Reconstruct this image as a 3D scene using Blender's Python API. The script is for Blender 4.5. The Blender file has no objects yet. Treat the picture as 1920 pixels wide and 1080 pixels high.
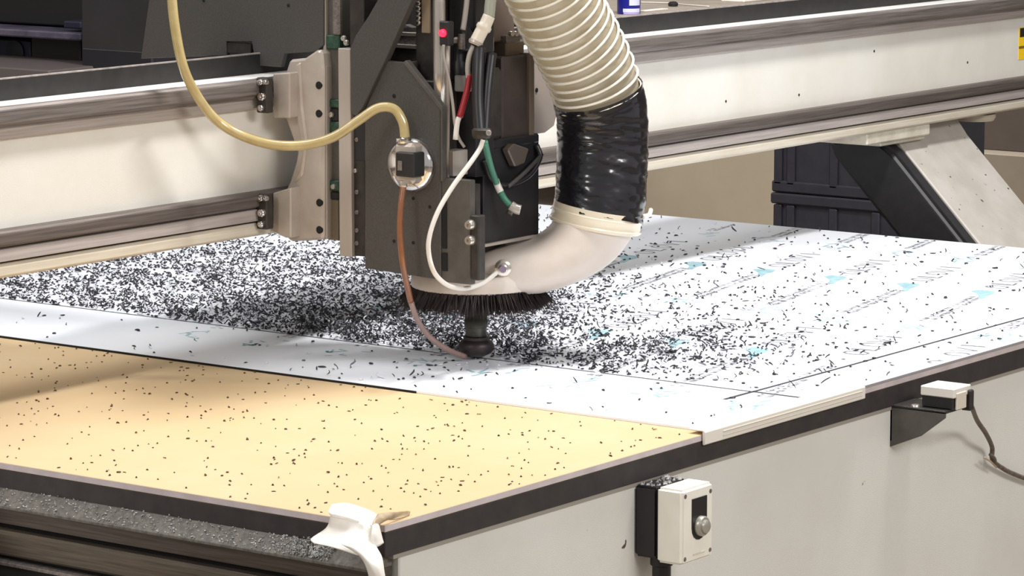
import bpy, bmesh, math, random
import numpy as np
from mathutils import Vector, Matrix, noise

random.seed(7); rng = np.random.default_rng(7)
scene = bpy.context.scene
COL = scene.collection

# ------------------------------------------------------------------ camera
FPX = 6300.0; CX, CY = 960.0, 540.0
T = 0.85                                    # height of the router bed surface
PITCH = math.atan2(950, FPX)
A1 = math.atan2(4640, math.hypot(FPX, 950))
FWD = Vector((math.cos(A1), math.sin(A1), 0)); RT = Vector((math.sin(A1), -math.cos(A1), 0))
F = FWD * math.cos(PITCH) - Vector((0, 0, 1)) * math.sin(PITCH)
U = FWD * math.sin(PITCH) + Vector((0, 0, 1)) * math.cos(PITCH)
def ray(px, py): return F + RT * ((px - CX) / FPX) + U * ((CY - py) / FPX)
CAM = Vector((0, 0, T)) - ray(722, 985) * 4.45
def at(px, py, ax, val):
    d = ray(px, py); return CAM + d * ((val - CAM[ax]) / d[ax])
def pd(px, py, depth): return CAM + ray(px, py) * depth
def depth_of(p): return (Vector(p) - CAM).dot(F)

cam_data = bpy.data.cameras.new('camera'); cam = bpy.data.objects.new('camera', cam_data); COL.objects.link(cam)
cam_data.sensor_width = 36; cam_data.lens = FPX / 1920 * 36; cam_data.clip_end = 200
m = Matrix((RT, U, -F)).transposed().to_4x4(); m.translation = CAM
cam.matrix_world = m
scene.camera = cam

# ------------------------------------------------------------------ light
scene.view_settings.view_transform = 'Standard'; scene.view_settings.look = 'None'
scene.view_settings.gamma = 1.0; scene.view_settings.use_curve_mapping = False
scene.view_settings.exposure = -0.18
w = bpy.data.worlds.new('workshop_air'); scene.world = w; w.use_nodes = True
w.node_tree.nodes['Background'].inputs[0].default_value = (1.0, 0.98, 0.96, 1)
w.node_tree.nodes['Background'].inputs[1].default_value = 0.48
def lamp(name, loc, target, sx, sy, power, col=(1, 0.985, 0.96)):
    l = bpy.data.lights.new(name, 'AREA'); l.shape = 'RECTANGLE'; l.size = sx; l.size_y = sy
    l.energy = power; l.color = col
    o = bpy.data.objects.new(name, l); COL.objects.link(o); o.location = loc
    o.rotation_euler = (Vector(target) - Vector(loc)).to_track_quat('-Z', 'Y').to_euler()
    return o
lamp('tube_and_fill_light', (1.75, -0.15, 3.9), (1.2, 0.8, 1.0), 0.7, 0.22, 150)
lamp('tube_and_fill_light', (0.3, 1.5, 4.0), (0.8, 1.1, 0.8), 0.4, 2.4, 80)
lamp('tube_and_fill_light', (0.2, -4.2, 3.6), (1.0, 0.2, 0.8), 2.6, 0.8, 150)  # unseen broad fill, added in front to brighten the side panel
lamp('tube_and_fill_light', (-3.2, 0.6, 3.6), (0.6, 0.6, 1.0), 0.8, 1.6, 60)  # unseen fill added for the carriage faces turned to the left
lamp('tube_and_fill_light', (6.2, 3.4, 4.2), (8.0, 5.0, 0.7), 2.4, 0.6, 260)  # unseen lamp, strengthened to brighten the bench in the background

# ------------------------------------------------------------------ materials
def lin(c): c /= 255.0; return c / 12.92 if c <= 0.04045 else ((c + 0.055) / 1.055) ** 2.4
def rgb(r, g, b): return (lin(r), lin(g), lin(b), 1)
MATS = {}
def mat(name, c, rough=0.5, metal=0.0, c2=None, scale=20.0, stretch=(1, 1, 1), bump=0.0, bscale=60.0, lo=0.35, hi=0.65,
        spec=0.5, emit=None, trans=0.0, coat=0.0, dots=None):
    if name in MATS: return MATS[name]
    M = bpy.data.materials.new(name); M.use_nodes = True; n = M.node_tree.nodes; L = M.node_tree.links
    b = n['Principled BSDF']
    b.inputs['Base Color'].default_value = c; b.inputs['Roughness'].default_value = rough
    b.inputs['Metallic'].default_value = metal; b.inputs['Specular IOR Level'].default_value = spec
    b.inputs['Transmission Weight'].default_value = trans; b.inputs['Coat Weight'].default_value = coat
    if emit: b.inputs['Emission Color'].default_value = emit[0]; b.inputs['Emission Strength'].default_value = emit[1]
    tc = n.new('ShaderNodeTexCoord'); mp = n.new('ShaderNodeMapping'); L.new(tc.outputs['Object'], mp.inputs[0])
    mp.inputs['Scale'].default_value = stretch
    if c2 is not None:
        t = n.new('ShaderNodeTexNoise'); t.inputs['Scale'].default_value = scale; t.inputs['Detail'].default_value = 6
        t.inputs['Roughness'].default_value = 0.62
        L.new(mp.outputs[0], t.inputs['Vector'])
        r = n.new('ShaderNodeValToRGB'); r.color_ramp.elements[0].position = lo; r.color_ramp.elements[1].position = hi
        r.color_ramp.elements[0].color = c; r.color_ramp.elements[1].color = c2
        L.new(t.outputs['Fac'], r.inputs[0]); L.new(r.outputs[0], b.inputs['Base Color'])
        col_out = r.outputs[0]
        if dots:
            v = n.new('ShaderNodeTexNoise'); v.inputs['Scale'].default_value = dots[1]; v.inputs['Detail'].default_value = 2
            L.new(tc.outputs['Object'], v.inputs['Vector'])
            r2 = n.new('ShaderNodeValToRGB'); r2.color_ramp.elements[0].position = dots[2]; r2.color_ramp.elements[1].position = dots[2] + 0.02
            L.new(v.outputs['Fac'], r2.inputs[0])
            mx = n.new('ShaderNodeMix'); mx.data_type = 'RGBA'
            L.new(r2.outputs[0], mx.inputs[0]); L.new(col_out, mx.inputs[6]); mx.inputs[7].default_value = dots[0]
            L.new(mx.outputs[2], b.inputs['Base Color'])
    if bump:
        t2 = n.new('ShaderNodeTexNoise'); t2.inputs['Scale'].default_value = bscale; t2.inputs['Detail'].default_value = 4
        L.new(mp.outputs[0], t2.inputs['Vector'])
        bp = n.new('ShaderNodeBump'); bp.inputs['Strength'].default_value = bump; bp.inputs['Distance'].default_value = 0.002
        L.new(t2.outputs['Fac'], bp.inputs['Height']); L.new(bp.outputs[0], b.inputs['Normal'])
    MATS[name] = M; return M
m_white = mat('machine_white_paint', rgb(222, 219, 212), 0.45, c2=rgb(214, 209, 200), scale=5, bump=0.1, bscale=500)
m_side = mat('side_panel_paint', rgb(216, 214, 209), 0.5, c2=rgb(210, 207, 200), scale=4, bump=0.15, bscale=500, dots=(rgb(90, 80, 72), 38, 0.765))
m_black = mat('black_edge_strip', rgb(44, 38, 40), 0.55, c2=rgb(56, 50, 50), scale=30, bump=0.1)
m_tray = mat('tray_black', rgb(26, 24, 24), 0.55, c2=rgb(36, 34, 33), scale=40)
m_trayedge = mat('tray_edge_metal', rgb(176, 168, 164), 0.35, 0.3, c2=rgb(140, 132, 128), scale=60)
m_rail = mat('rail_steel', rgb(112, 104, 100), 0.38, 0.55, c2=rgb(150, 141, 137), scale=6, stretch=(1, 30, 40), bump=0.05)
m_raildk = mat('rail_steel_dark', rgb(84, 76, 72), 0.45, 0.4, c2=rgb(116, 106, 101), scale=5, stretch=(1, 40, 50), bump=0.05)
m_lip = mat('beam_lip_paint', rgb(205, 197, 182), 0.5, c2=rgb(190, 180, 162), scale=8, stretch=(1, 5, 20))
m_gray = mat('graphite_plate', rgb(70, 67, 65), 0.5, 0.15, c2=rgb(79, 76, 73), scale=300, bump=0.12, bscale=700)
m_gray2 = mat('graphite_plate_worn', rgb(78, 75, 71), 0.5, 0.15, c2=rgb(92, 88, 83), scale=30, bump=0.12, bscale=700)
m_dark = mat('dark_machined_steel', rgb(46, 42, 40), 0.45, 0.2, c2=rgb(60, 55, 52), scale=60)
m_blk = mat('matt_black_plastic', rgb(26, 25, 28), 0.5, c2=rgb(34, 32, 34), scale=50)
m_alu = mat('brushed_aluminium', rgb(188, 178, 170), 0.4, 0.35, c2=rgb(172, 161, 152), scale=12, stretch=(1, 1, 0.2), bump=0.05)
m_cast = mat('cast_aluminium', rgb(190, 180, 170), 0.42, 0.25, c2=rgb(174, 162, 152), scale=14, bump=0.1, bscale=200)
m_chrome = mat('chrome', rgb(225, 222, 220), 0.12, 1.0)
m_brightsteel = mat('bright_steel', rgb(205, 198, 190), 0.25, 0.8)
m_hole = mat('drill_hole_black', rgb(12, 11, 11), 0.8)
m_pcb = mat('green_seal', rgb(24, 52, 40), 0.5, c2=rgb(50, 84, 66), scale=120)
m_hood = mat('beige_hood_plastic', rgb(206, 196, 188), 0.42, c2=rgb(192, 178, 166), scale=9, lo=0.4, hi=0.75)
m_brush = mat('brush_bristle', rgb(24, 17, 18), 0.7, c2=rgb(44, 30, 28), scale=90)
m_collet = mat('collet_holder', rgb(84, 84, 76), 0.35, 0.6, c2=rgb(66, 66, 60), scale=60)
m_nut = mat('collet_nut', rgb(40, 32, 36), 0.45, 0.3, c2=rgb(56, 46, 46), scale=80)
m_tape = mat('black_tape_wrap', rgb(20, 19, 24), 0.22, c2=rgb(30, 27, 32), scale=20, coat=0.5)
m_rib = mat('hose_rib', rgb(240, 234, 220), 0.3, trans=0.0)
m_clamp = mat('clear_hose_clamp', rgb(226, 214, 192), 0.2, coat=0.5)
m_mdf = mat('spoilboard_top', rgb(196, 167, 126), 0.6, c2=rgb(198, 175, 139), scale=3, stretch=(1, 1, 1), bump=0.05, bscale=300, lo=0.3, hi=0.7)
m_mdfedge = mat('spoilboard_edge', rgb(206, 195, 198), 0.6, c2=rgb(190, 178, 180), scale=20)
m_sheet = mat('white_plastic_sheet', rgb(238, 241, 247), 0.3, c2=rgb(232, 236, 245), scale=3)
m_cut = mat('milled_slot', rgb(50, 50, 58), 0.7)
m_pblue = mat('print_blue', rgb(134, 172, 184), 0.4, c2=rgb(168, 202, 210), scale=60)
m_pgray = mat('print_grey', rgb(80, 82, 92), 0.4, c2=rgb(140, 142, 150), scale=90)
m_swarf = mat('black_swarf', rgb(26, 25, 31), 0.35, c2=rgb(52, 50, 58), scale=30)
m_swarf_b = mat('brown_chips', rgb(50, 32, 20), 0.6, c2=rgb(96, 64, 32), scale=25)
m_dust = mat('pale_dust', rgb(228, 226, 226), 0.6, c2=rgb(150, 148, 146), scale=60)
m_front = mat('front_extrusion', rgb(92, 84, 76), 0.42, 0.4, c2=rgb(66, 58, 52), scale=7, stretch=(20, 1, 30), bump=0.05)
m_ledge = mat('dusty_ledge', rgb(120, 115, 108), 0.6, 0.2, c2=rgb(88, 84, 80), scale=120)
m_paper = mat('white_paper_tape', rgb(244, 240, 234), 0.65, c2=rgb(226, 216, 204), scale=14, bump=0.1)
m_paperd = mat('browned_tape', rgb(190, 170, 140), 0.5, c2=rgb(150, 128, 104), scale=30)
m_box = mat('switch_box_white', rgb(240, 236, 226), 0.35, c2=rgb(230, 224, 210), scale=10)
m_boxblk = mat('switch_box_black', rgb(26, 21, 26), 0.4)
m_btn = mat('push_button_metal', rgb(176, 172, 162), 0.3, 0.5)
m_tubey = mat('yellowed_air_tube', rgb(190, 172, 122), 0.16, c2=rgb(172, 152, 104), scale=20, coat=0.6)
m_tubeb = mat('copper_brown_tube', rgb(140, 88, 56), 0.3, c2=rgb(122, 76, 48), scale=20, coat=0.3)
m_tubeg = mat('smoky_tube', rgb(150, 124, 116), 0.3, c2=rgb(120, 100, 98), scale=20)
m_cabw = mat('white_cable', rgb(214, 208, 200), 0.35)
m_cabgr = mat('green_cable', rgb(70, 128, 108), 0.4)
m_cabg = mat('grey_cable', rgb(150, 142, 134), 0.4)
m_red = mat('red_cable', rgb(140, 24, 32), 0.35)
m_cabk = mat('black_cable', rgb(28, 26, 28), 0.4)
m_cabd = mat('dusty_cable', rgb(78, 68, 60), 0.6, c2=rgb(110, 98, 86), scale=120)
m_led = mat('red_led', rgb(255, 20, 40), 0.3, emit=((1, 0.01, 0.03, 1), 6.0))
m_crate = mat('dark_blue_crate_plastic', rgb(44, 43, 52), 0.5, c2=rgb(52, 50, 58), scale=30)
m_leg = mat('grey_leg_paint', rgb(186, 180, 174), 0.55, c2=rgb(172, 165, 157), scale=10, dots=(rgb(70, 62, 58), 60, 0.72))
m_floor = mat('workshop_floor', rgb(150, 138, 122), 0.7, c2=rgb(128, 116, 100), scale=2)
m_bench = mat('bench_front_board', rgb(166, 153, 134), 0.7, c2=rgb(150, 138, 120), scale=1.2)
m_bencht = mat('bench_top_grey', rgb(176, 164, 150), 0.6, c2=rgb(156, 144, 132), scale=6)
m_brown = mat('shaded_cabinet_brown', rgb(94, 82, 74), 0.7, c2=rgb(84, 74, 66), scale=4)
m_can = mat('blue_can', rgb(24, 30, 140), 0.3)
m_canl = mat('can_label_white', rgb(214, 216, 236), 0.4)
m_canl2 = mat('can_label_lilac', rgb(172, 160, 218), 0.4)
m_mach = mat('dark_machine_panel', rgb(30, 28, 32), 0.5, c2=rgb(38, 36, 42), scale=8)
m_mach2 = mat('dark_machine_panel_blue', rgb(34, 33, 52), 0.5)
m_lilac = mat('lilac_steel_edge', rgb(120, 112, 128), 0.4, 0.3, c2=rgb(80, 76, 96), scale=10)
m_yel = mat('yellow_sticker', rgb(240, 200, 30), 0.4)
m_stk = mat('sticker_black', rgb(30, 26, 20), 0.4)
m_wall = mat('workshop_wall', rgb(120, 112, 104), 0.8, c2=rgb(108, 100, 92), scale=2)
# a share of the slivers are pale shreds of the sheet and its film
_n = m_swarf.node_tree.nodes; _g = _n.new('ShaderNodeNewGeometry'); _r = _n.new('ShaderNodeValToRGB'); _r.color_ramp.interpolation = 'CONSTANT'
_e = _r.color_ramp.elements; _e[0].position = 0; _e[0].color = rgb(24, 23, 29); _e[1].position = .42; _e[1].color = rgb(44, 42, 50)
for _p, _c in ((.66, rgb(100, 98, 110)), (.75, rgb(214, 214, 224))): _x = _e.new(_p); _x.color = _c
m_swarf.node_tree.links.new(_g.outputs['Random Per Island'], _r.inputs[0]); m_swarf.node_tree.links.new(_r.outputs[0], _n['Principled BSDF'].inputs['Base Color'])
# translucent dust hose wall
def hose_mat():
    M = bpy.data.materials.new('clear_hose_film'); M.use_nodes = True; n = M.node_tree.nodes; L = M.node_tree.links
    b = n['Principled BSDF']; b.inputs['Base Color'].default_value = rgb(188, 177, 155); b.inputs['Roughness'].default_value = 0.22
    b.inputs['Coat Weight'].default_value = 0.4
    tl = n.new('ShaderNodeBsdfTranslucent'); tl.inputs[0].default_value = rgb(222, 212, 192)
    tr = n.new('ShaderNodeBsdfTransparent'); tr.inputs[0].default_value = (0.92, 0.88, 0.8, 1)
    m1 = n.new('ShaderNodeMixShader'); m1.inputs[0].default_value = 0.35; L.new(b.outputs[0], m1.inputs[1]); L.new(tl.outputs[0], m1.inputs[2])
    m2 = n.new('ShaderNodeMixShader'); m2.inputs[0].default_value = 0.22; L.new(m1.outputs[0], m2.inputs[1]); L.new(tr.outputs[0], m2.inputs[2])
    L.new(m2.outputs[0], n['Material Output'].inputs[0]); return M
m_film = hose_mat()

# ------------------------------------------------------------------ builders
WL = {}                                    # world origin of each object
def link(name, me, parent, origin):
    o = bpy.data.objects.new(name, me); COL.objects.link(o)
    if parent is not None:
        o.parent = parent; o.location = Vector(origin) - WL[parent.name]
    else: o.location = origin
    WL[o.name] = Vector(origin); return o
def thing(name, loc, label, cat, group=None):
    o = bpy.data.objects.new(name, None); COL.objects.link(o); o.location = loc; o.empty_display_size = 0.05
    WL[o.name] = Vector(loc); return tag(o, label, cat, group)
def tag(o, label, cat, group=None):
    o['label'] = label; o['category'] = cat
    if group: o['group'] = group
    return o
def build(name, verts, faces, material, parent=None, smooth=False, bevel=0.0, seg=1, mats=None, fm=None):
    verts = [Vector(v) for v in verts]
    if parent is not None: org = WL[parent.name]
    else:
        lo = Vector([min(v[i] for v in verts) for i in range(3)]); hi = Vector([max(v[i] for v in verts) for i in range(3)])
        org = Vector(((lo.x + hi.x) / 2, (lo.y + hi.y) / 2, lo.z))
    me = bpy.data.meshes.new(name); me.from_pydata([v - org for v in verts], [], faces)
    bm = bmesh.new(); bm.from_mesh(me)
    bmesh.ops.remove_doubles(bm, verts=bm.verts, dist=1e-6)
    bmesh.ops.recalc_face_normals(bm, faces=bm.faces)
    if bevel > 0:
        es = [e for e in bm.edges if len(e.link_faces) == 2 and e.calc_face_angle() > 0.5]
        bmesh.ops.bevel(bm, geom=es, offset=bevel, segments=seg, affect='EDGES', clamp_overlap=True)
    if smooth:
        for f_ in bm.faces: f_.smooth = True
    bm.to_mesh(me); bm.free()
    me.materials.append(material)
    if smooth and bevel == 0:
        pass
    return link(name, me, parent, org)
def box(name, x0, x1, y0, y1, z0, z1, material, parent=None, bevel=0.0, seg=1):
    v = [(x, y, z) for x in (x0, x1) for y in (y0, y1) for z in (z0, z1)]
    f = [(0, 1, 3, 2), (4, 6, 7, 5), (0, 4, 5, 1), (2, 3, 7, 6), (0, 2, 6, 4), (1, 5, 7, 3)]
    return build(name, v, f, material, parent, bevel=bevel, seg=seg)
def prism(name, poly, axis, a, b, material, parent=None, bevel=0.0, seg=1):
    """poly: list of world points (their axis coordinate is replaced by a and b)"""
    n = len(poly); v = []
    for val in (a, b):
        for p in poly:
            q = Vector(p); q[axis] = val; v.append(q)
    f = [tuple(range(n)), tuple(range(2 * n - 1, n - 1, -1))]
    f += [(i, (i + 1) % n, n + (i + 1) % n, n + i) for i in range(n)]
    return build(name, v, f, material, parent, bevel=bevel, seg=seg)
def prismX(name, px, x, th, material, parent=None, bevel=0.001):
    return prism(name, [at(p[0], p[1], 0, x) for p in px], 0, x, x + th, material, parent, bevel)
def prismY(name, px, y, th, material, parent=None, bevel=0.001):
    return prism(name, [at(p[0], p[1], 1, y) for p in px], 1, y, y + th, material, parent, bevel)
def rectX(name, x0p, y0p, x1p, y1p, x, th, material, parent=None, bevel=0.001):
    a = at(x0p, (y0p + y1p) / 2, 0, x); b = at(x1p, (y0p + y1p) / 2, 0, x); xm = (x0p + x1p) / 2
    z1 = at(xm, y0p, 0, x).z; z0 = at(xm, y1p, 0, x).z
    return box(name, x, x + th, min(a.y, b.y), max(a.y, b.y), z0, z1, material, parent, bevel)
def crom(pts, sub=8):
    P = [Vector(p) for p in pts]; P = [P[0] * 2 - P[1]] + P + [P[-1] * 2 - P[-2]]; out = []
    for i in range(1, len(P) - 2):
        for k in range(sub):
            t = k / sub; a, b, c, d = P[i - 1], P[i], P[i + 1], P[i + 2]
            out.append(0.5 * ((2 * b) + (c - a) * t + (2 * a - 5 * b + 4 * c - d) * t * t + (3 * b - a - 3 * c + d) * t ** 3))
    out.append(P[-2]); return out
def frames(path, ref=None):
    n = len(path); T_ = [(path[min(i + 1, n - 1)] - path[max(i - 1, 0)]).normalized() for i in range(n)]
    u = ref or Vector((0, 0, 1))
    if abs(T_[0].dot(u)) > 0.9: u = Vector((1, 0, 0))
    res = []
    for t in T_:
        u = (u - t * u.dot(t)).normalized(); res.append((t, u, t.cross(u).normalized()))
    return res
def tube(name, pts, r, material, parent=None, sub=8, seg=10, cap=True, rfun=None, smoothpath=True):
    path = crom(pts, sub) if smoothpath else [Vector(p) for p in pts]
    fr = frames(path); v = []; f = []
    for i, (p, (t, a, b)) in enumerate(zip(path, fr)):
        for k in range(seg):
            an = 2 * math.pi * k / seg; rr = r if rfun is None else rfun(i / (len(path) - 1), an)
            v.append(p + a * (math.cos(an) * rr) + b * (math.sin(an) * rr))
    for i in range(len(path) - 1):
        for k in range(seg):
            f.append((i * seg + k, i * seg + (k + 1) % seg, (i + 1) * seg + (k + 1) % seg, (i + 1) * seg + k))
    if cap: f += [tuple(range(seg - 1, -1, -1)), tuple((len(path) - 1) * seg + k for k in range(seg))]
    return build(name, v, f, material, parent, smooth=True)
def lathe(name, prof, c, axis, material, parent=None, seg=24, smooth=True, ref=None):
    """prof: (radius, distance along axis) from centre c"""
    ax = Vector(axis).normalized(); u = Vector(ref) if ref else (Vector((0, 0, 1)) if abs(ax.z) < 0.9 else Vector((1, 0, 0)))
    u = (u - ax * u.dot(ax)).normalized(); w_ = ax.cross(u); c = Vector(c); v = []; f = []
    for r, h in prof:
        for k in range(seg):
            an = 2 * math.pi * k / seg; v.append(c + ax * h + u * (max(r, 1e-5) * math.cos(an)) + w_ * (max(r, 1e-5) * math.sin(an)))
    n = len(prof)
    for i in range(n - 1):
        for k in range(seg): f.append((i * seg + k, i * seg + (k + 1) % seg, (i + 1) * seg + (k + 1) % seg, (i + 1) * seg + k))
    f += [tuple(range(seg - 1, -1, -1)), tuple((n - 1) * seg + k for k in range(seg))]
    o = build(name, v, f, material, parent, smooth=smooth)
    if smooth:
        me = o.data
        sharp = []
        for e in me.edges: pass
        md = o.modifiers.new('edge_split', 'EDGE_SPLIT'); md.split_angle = math.radians(40)
    return o
def bolt(name, c, axis, r, h, material, parent):
    return lathe(name, [(r, -h * 0.2), (r, h * 0.6), (r * 0.8, h), (r * 0.35, h), (r * 0.3, h * 0.6)], c, axis, material, parent, seg=12)

# ================================================================== THE SETTING
def structure(o): o['kind'] = 'structure'; return o
structure(box('floor', -9, 22, -9, 20, -0.05, 0.0, m_floor))
structure(box('wall_back', 16.0, 16.2, -9, 20, 0, 5, m_wall))
structure(box('wall_left', -9, 16.0, 13.0, 13.2, 0, 5, m_wall))

# ================================================================== ROUTER TABLE
XE = 2.89; YE = 2.5
tb = thing('router_table', (1.4, 1.2, 0), 'long white router bed with black edge strip carrying the yellow board', 'machine bed')
box('base_cabinet', 0.035, XE, 0.004, YE, 0.0, 0.812, m_side, tb, 0.002)
box('side_edge_strip', 0.0, XE, 0.0, 0.03, 0.806, 0.840, m_black, tb, 0.001)
box('front_edge_strip', 0.0, 0.03, 0.03, YE, 0.806, 0.840, m_black, tb, 0.001)
box('strip_shadow_line', 0.02, XE, 0.002, 0.02, 0.800, 0.807, mat('shadow_line_grey', rgb(150, 143, 134), 0.6), tb)  # grey strip paints the thin shadow line below the black edge
box('bed_core', 0.03, XE - .01, 0.03, YE - .01, 0.80, 0.839, m_dark, tb)
# front face extrusion (runs along Y), stepped profile in X-Z
def fr(name, pr, material, bev=0.0006):
    return prism(name, [(x, 0, z) for x, z in pr], 1, 0.012, YE, material, tb, bev)
fr('front_ledge', [(0.03, 0.813), (0.0, 0.813), (-0.022, 0.792), (-0.022, 0.788), (0.03, 0.788)], m_ledge)
fr('front_upper_band', [(0.03, 0.788), (-0.015, 0.788), (-0.013, 0.764), (0.03, 0.764)], m_front)
fr('front_groove', [(0.03, 0.764), (-0.004, 0.764), (-0.004, 0.756), (0.03, 0.756)], m_hole)
fr('front_lower_band', [(0.03, 0.756), (-0.019, 0.756), (-0.021, 0.750), (-0.021, 0.722), (-0.016, 0.718), (0.03, 0.718)], mat('front_band_tan', rgb(104, 94, 82), 0.42, 0.4, c2=rgb(78, 69, 61), scale=7, stretch=(20, 1, 30), bump=0.05))
fr('front_groove', [(0.03, 0.718), (-0.006, 0.718), (-0.006, 0.711), (0.03, 0.711)], m_hole)
fr('front_bead', [(0.03, 0.711), (-0.014, 0.711), (-0.018, 0.708), (-0.018, 0.703), (0.03, 0.703)], m_rail)
fr('front_lower_panel', [(0.03, 0.703), (-0.008, 0.703), (-0.008, 0.0), (0.03, 0.0)], m_tray)

# spoilboard
sb = build('spoilboard', *(lambda v, f: (v, f))([(x, y, z) for x in (0, XE) for y in (0, YE) for z in (0.840, 0.850)],
     [(0, 1, 3, 2), (4, 6, 7, 5), (0, 4, 5, 1), (2, 3, 7, 6), (0, 2, 6, 4), (1, 5, 7, 3)]), m_mdf, bevel=0.0008)
tag(sb, 'flat yellow wooden spoilboard lying on the router bed', 'board')
sb.data.materials.append(m_mdfedge)
for p in sb.data.polygons:
    if abs(p.normal.z) < 0.5: p.material_index = 1

# white sheet, cut into an inner panel and a waste frame by the milled slots
SX0, SX1, SY0, SY1, SZ0, SZ1 = 0.793, 2.868, -0.001, 2.45, 0.850, 0.8545
sh = thing('plastic_sheet', (1.8, 0.9, SZ0), 'white plastic sheet with printed film being milled on the yellow board', 'sheet')
cutx, cuty, sw = 1.104, 0.117, 0.0088
TIPY = at(893, 672, 2, SZ1).y
box('waste_strip', SX0, cutx - sw / 2, SY0, SY1, SZ0, SZ1, m_sheet, sh, 0.0004)
box('waste_strip', cutx - sw / 2, SX1, SY0, cuty - sw / 2, SZ0, SZ1, m_sheet, sh, 0.0004)
box('milled_panel', cutx + sw / 2, SX1, cuty + sw / 2, SY1, SZ0, SZ1, m_sheet, sh, 0.0004)
box('slot_floor', cutx - sw, SX1, cuty - sw, cuty + sw, SZ0 + 0.0001, SZ1 - 0.0005, m_cut, sh)
box('slot_floor', cutx - sw, cutx + sw, cuty, SY1, SZ0 + 0.0001, SZ1 - 0.0005, m_cut, sh)
box('edge_shadow_gap', SX0 - .0018, SX0 + .0004, 0.56, SY1, SZ0 + .0002, SZ0 + .0036, m_hole, sh, 0.0003)  # black strip painting in the shadow gap under the lifted sheet edge
m_sheetedge = mat('sheet_edge_grey', rgb(150, 146, 152), 0.5)
for o in sh.children:
    if o.name.startswith('waste_strip'):
        o.data.materials.append(m_sheetedge)
        for p in o.data.polygons:
            if p.normal.y < -.5: p.material_index = 1
# overrun of the two cuts beyond their crossing
box('slot_overrun', 1.018, cutx, cuty - 0.0042, cuty + 0.0042, SZ1 - 0.0004, SZ1 + 0.00015, m_cut, sh)
box('slot_overrun', cutx - 0.0042, cutx + 0.0042, 0.030, cuty, SZ1 - 0.0004, SZ1 + 0.00015, m_cut, sh)
# printed rows on the film: lattice measured off the sheet (0.82 along, 0.165 across, slope 0.2)
DIRV = Vector((0.98, 0.196, 0)).normalized(); NRM = Vector((-DIRV.y, DIRV.x, 0))
def decal(polys, name, material, h=0.00025):
    v = []; f = []
    for poly in polys:
        if any(not (SX0 + .004 < p.x < SX1 - .004 and SY0 + .004 < p.y < 1.25) for p in poly): continue
        if any(abs(p.x - cutx) < 0.006 or abs(p.y - cuty) < 0.005 for p in poly): continue
        if name == 'film_lettering' and poly[0].x < cutx: continue
        b0 = len(v); n = len(poly)
        for p in poly: v.append((p.x, p.y, SZ1 + h))
        f.append(tuple(range(b0, b0 + n)))
    if f:
        o = build(name, v, f, material, sh)
        if len(f) > 1: o['kind'] = 'stuff'
def loc2(o, s, t): return o + DIRV * s + NRM * t
blue, grey = [], []
def stroke(lst, o, s0, t0, s1, t1, w_):
    a = loc2(o, s0, t0); b = loc2(o, s1, t1); d = (b - a).normalized(); q = Vector((-d.y, d.x, 0)) * w_ / 2
    lst.append([a - q, b - q, b + q, a + q])
rr = random.Random(3)
WEDGE = [at(1572 + a_, 677 + b_, 2, SZ1) - at(1572, 677, 2, SZ1) for a_, b_ in ((-24, -6), (-6, -9), (27, -5), (22, 1), (8, 5), (-2, 13), (-13, 11), (-10, 3))]
WEDGE = [Vector((p.x, p.y, 0)) for p in WEDGE]
for i in range(-2, 3):
    for j in range(-12, 12):
        o = Vector((1.431 + 0.8205 * i, 0.152 + 0.1645 * j, 0))
        if not (0.2 < o.x + .8 and -1 < o.y < 1.3): continue
        blue, grey = [], []
        # pale blue wedge emblem
        blue.append([o + w_ for w_ in WEDGE])
        decal(blue, 'film_emblem', m_pblue); blue = []
        # outlined tall letters
        s = 0.075
        for ch in 'OLOVI':
            hh = 0.022; ww = 0.038; sl = 0.0
            if ch == 'O':
                n = 10
                P = [(s + ww / 2 + math.cos(a) * ww * .42, math.sin(a) * hh) for a in [2 * math.pi * k / n for k in range(n)]]
                for k in range(n): stroke(grey, o, *P[k], *P[(k + 1) % n], 0.0050)
            elif ch == 'L':
                stroke(grey, o, s + .006, -hh, s + .006, hh, 0.0050); stroke(grey, o, s + .006, -hh, s + ww - .004, -hh, 0.0050); stroke(grey, o, s + .013, -hh + .006, s + .013, hh, 0.0040)
            elif ch == 'V':
                stroke(grey, o, s, hh, s + ww / 2, -hh, 0.0050); stroke(grey, o, s + ww / 2, -hh, s + ww, hh, 0.0050)
            else: stroke(grey, o, s + ww / 2, -hh, s + ww / 2, hh, 0.008)
            s += ww + 0.008
        decal(grey, 'film_lettering', m_pgray, .0002); grey = []
        # pale blue scribbled logo
        for k in range(9):
            s0 = 0.36 + rr.uniform(0, .085); t0 = rr.uniform(-.03, .03)
            stroke(blue, o, s0, t0, s0 + rr.uniform(-.03, .03), t0 + rr.uniform(-.025, .025), rr.uniform(.003, .007))
        decal(blue, 'film_logo', m_pblue); blue = []
        # two lines of small grey print
        s = 0.475
        while s < 0.79:
            L_ = rr.uniform(.005, .011)
            for t0 in (-0.009, 0.006):
                stroke(grey, o, s, t0 - .005, s + rr.uniform(-.002, .004), t0 + .005, 0.0036)
                if rr.random() < .5: stroke(grey, o, s, t0 + rr.choice((-.005, 0, .005)), s + L_, t0 + rr.choice((-.005, 0, .005)), 0.0032)
            s += L_ + (0.010 if rr.random() < .12 else 0.001)
        decal(grey, 'film_small_print', m_pgray, .0002)

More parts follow.
